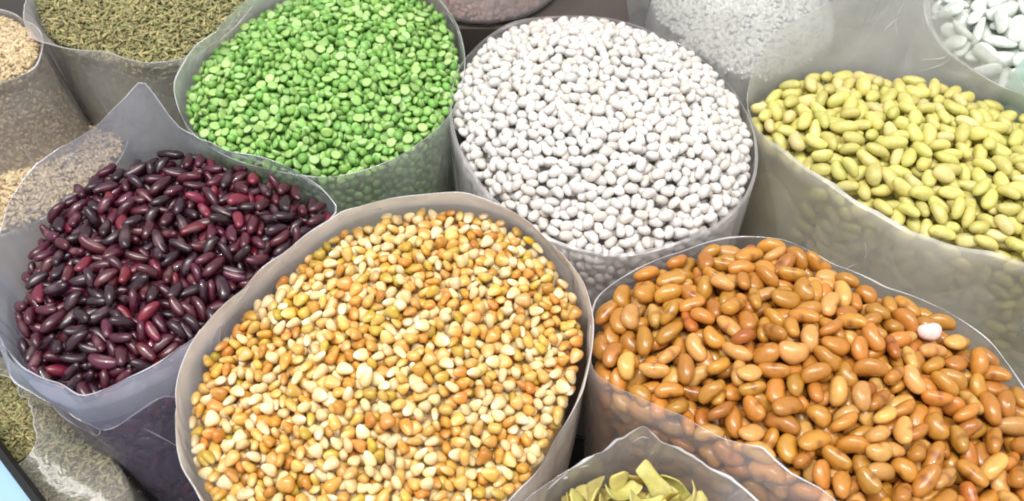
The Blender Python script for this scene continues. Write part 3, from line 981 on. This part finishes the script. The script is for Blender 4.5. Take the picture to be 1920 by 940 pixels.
lima = Bag("plastic bag of large flat white beans behind the yellow beans", None, (1915, 40), 0.012,
    [(1765, -20), (1752, 30), (1778, 85), (1830, 128), (1900, 168), (1985, 185), (2060, 120), (2050, 0), (1915, -80), (1800, -70)],
    [(1740, -40, .02), (1735, 30, .014), (1768, 92, .010), (1826, 135, .008), (1900, 172, .008), (1990, 190, .008), (2070, 120, .01), (2060, 0, .012), (1915, -90, .02), (1790, -85, .02)],
    MAT['film_milky'], dome=0.02, seed=67, taper=0.04)
lima.fill(K['lima'], "large flat white bean in the bag behind the yellow beans", "bean", "large white beans", "lima_beans", "mass of large flat white beans packed against the bag film behind the yellow beans",
    0.013, 0.0009, sides=[(deg(185), deg(330), -0.012, -0.12)], stop=0.3)

# pale blue crate corner, front left
def crate():
    zt = -0.03
    a, b = W(-70, 745, zt), W(130, 1010, zt)
    d = (b - a).normalized()
    n = Vector((d.y, -d.x, 0))            # away from the bags, toward the front left
    if n.y > 0: n = -n
    root = bpy.data.objects.new("plastic_crate", None); link(root)
    root.location = (a.x, a.y, FLOOR_Z)
    tag(root, "pale blue plastic crate lid with a black edge beside the green seed bag", "crate")
    def slab(name, off0, off1, z0, z1, mat):
        V = []
        for z in (z0, z1):
            for p in (a + n * off0, b + n * off0, b + n * off1, a + n * off1):
                V.append((p.x - a.x, p.y - a.y, z - FLOOR_Z))
        F = np.array([0, 1, 2, 3, 7, 6, 5, 4, 0, 4, 5, 1, 1, 5, 6, 2, 2, 6, 7, 3, 3, 7, 4, 0])
        link(bpy.data.objects.new(name, mesh_np(name, np.array(V), F, np.full(6, 4), [mat], smooth=False)), root)
    slab("lid", 0.0036, 0.30, zt - 0.02, zt, plain_mat("pale_blue_plastic", lin(140, 176, 200), lin(152, 186, 208), 6.0, 0.4, 0.05))
    slab("edge_strip", 0.0, 0.0034, zt - 0.03, zt + 0.003, plain_mat("black_rubber", lin(10, 14, 16), lin(18, 22, 24), 30.0, 0.75, 0.1))
    slab("body", 0.012, 0.29, FLOOR_Z, zt - 0.021, plain_mat("blue_plastic", lin(120, 160, 186), lin(134, 172, 196), 6.0, 0.5, 0.05))


crate()


# greenish film hanging at the right of the large white beans
def sheet():
    nu, nv = 26, 16
    V = []
    for i in range(nv):
        for j in range(nu):
            u, v = j / (nu - 1), i / (nv - 1)
            px = 1965 + 150 * u - 30 * math.sin(3 * v) * (1 - u)
            p = W(px, 60 + 10 * math.sin(9 * u), 0.055)
            V.append((p.x, p.y - 0.015 * v + 0.004 * math.sin(11 * u + 3 * v), 0.055 - 0.085 * v))
    f = grid_faces(nv, nu, wrap=False)
    o = link(bpy.data.objects.new("plastic_sheet", mesh_np("plastic_sheet", np.array(V), f, np.full(len(f) // 4, 4), [MAT['film_green']])))
    tag(o, "greenish translucent plastic sheet hanging over the large white beans", "plastic sheet")


sheet()


def crumpled(name, label, x0, x1, y, z0, z1, seed, film, lean=0.0):
    """a slack sheet of film standing in folds behind the bags"""
    r = np.random.default_rng(seed)
    nu, nv = 90, 36
    U, Vv = np.meshgrid(np.linspace(0, 1, nu), np.linspace(0, 1, nv))
    X = x0 + (x1 - x0) * U
    Z = z0 + (z1 - z0) * Vv
    D = np.zeros_like(U)
    for _ in range(46):
        a = r.uniform(-1.2, 1.2); k = r.uniform(6, 34); p = r.uniform(0, 6.28)
        t = (U * math.cos(a) * 2.2 + Vv * math.sin(a)) * k / 2 + p
        D += np.abs(np.sin(t)) * r.uniform(0.2, 1.0) / k * 8
    D = (D - D.mean()) * 0.009
    Z = Z + 0.012 * np.sin(9 * U + r.uniform(0, 6)) * Vv
    Y = y + D - lean * Vv
    V = np.stack([X, Y, Z], -1).reshape(-1, 3)
    f = grid_faces(nv, nu, wrap=False)
    o = link(bpy.data.objects.new(name, mesh_np(name, V, f, np.full(len(f) // 4, 4), [film])))
    tag(o, label, "plastic sheet")


crumpled("plastic_sheet", "crumpled grey plastic sheet standing in folds behind the pale grain", 0.078, 0.52, 0.685, FLOOR_Z, 0.06, 5, MAT['film_haze'], 0.03)
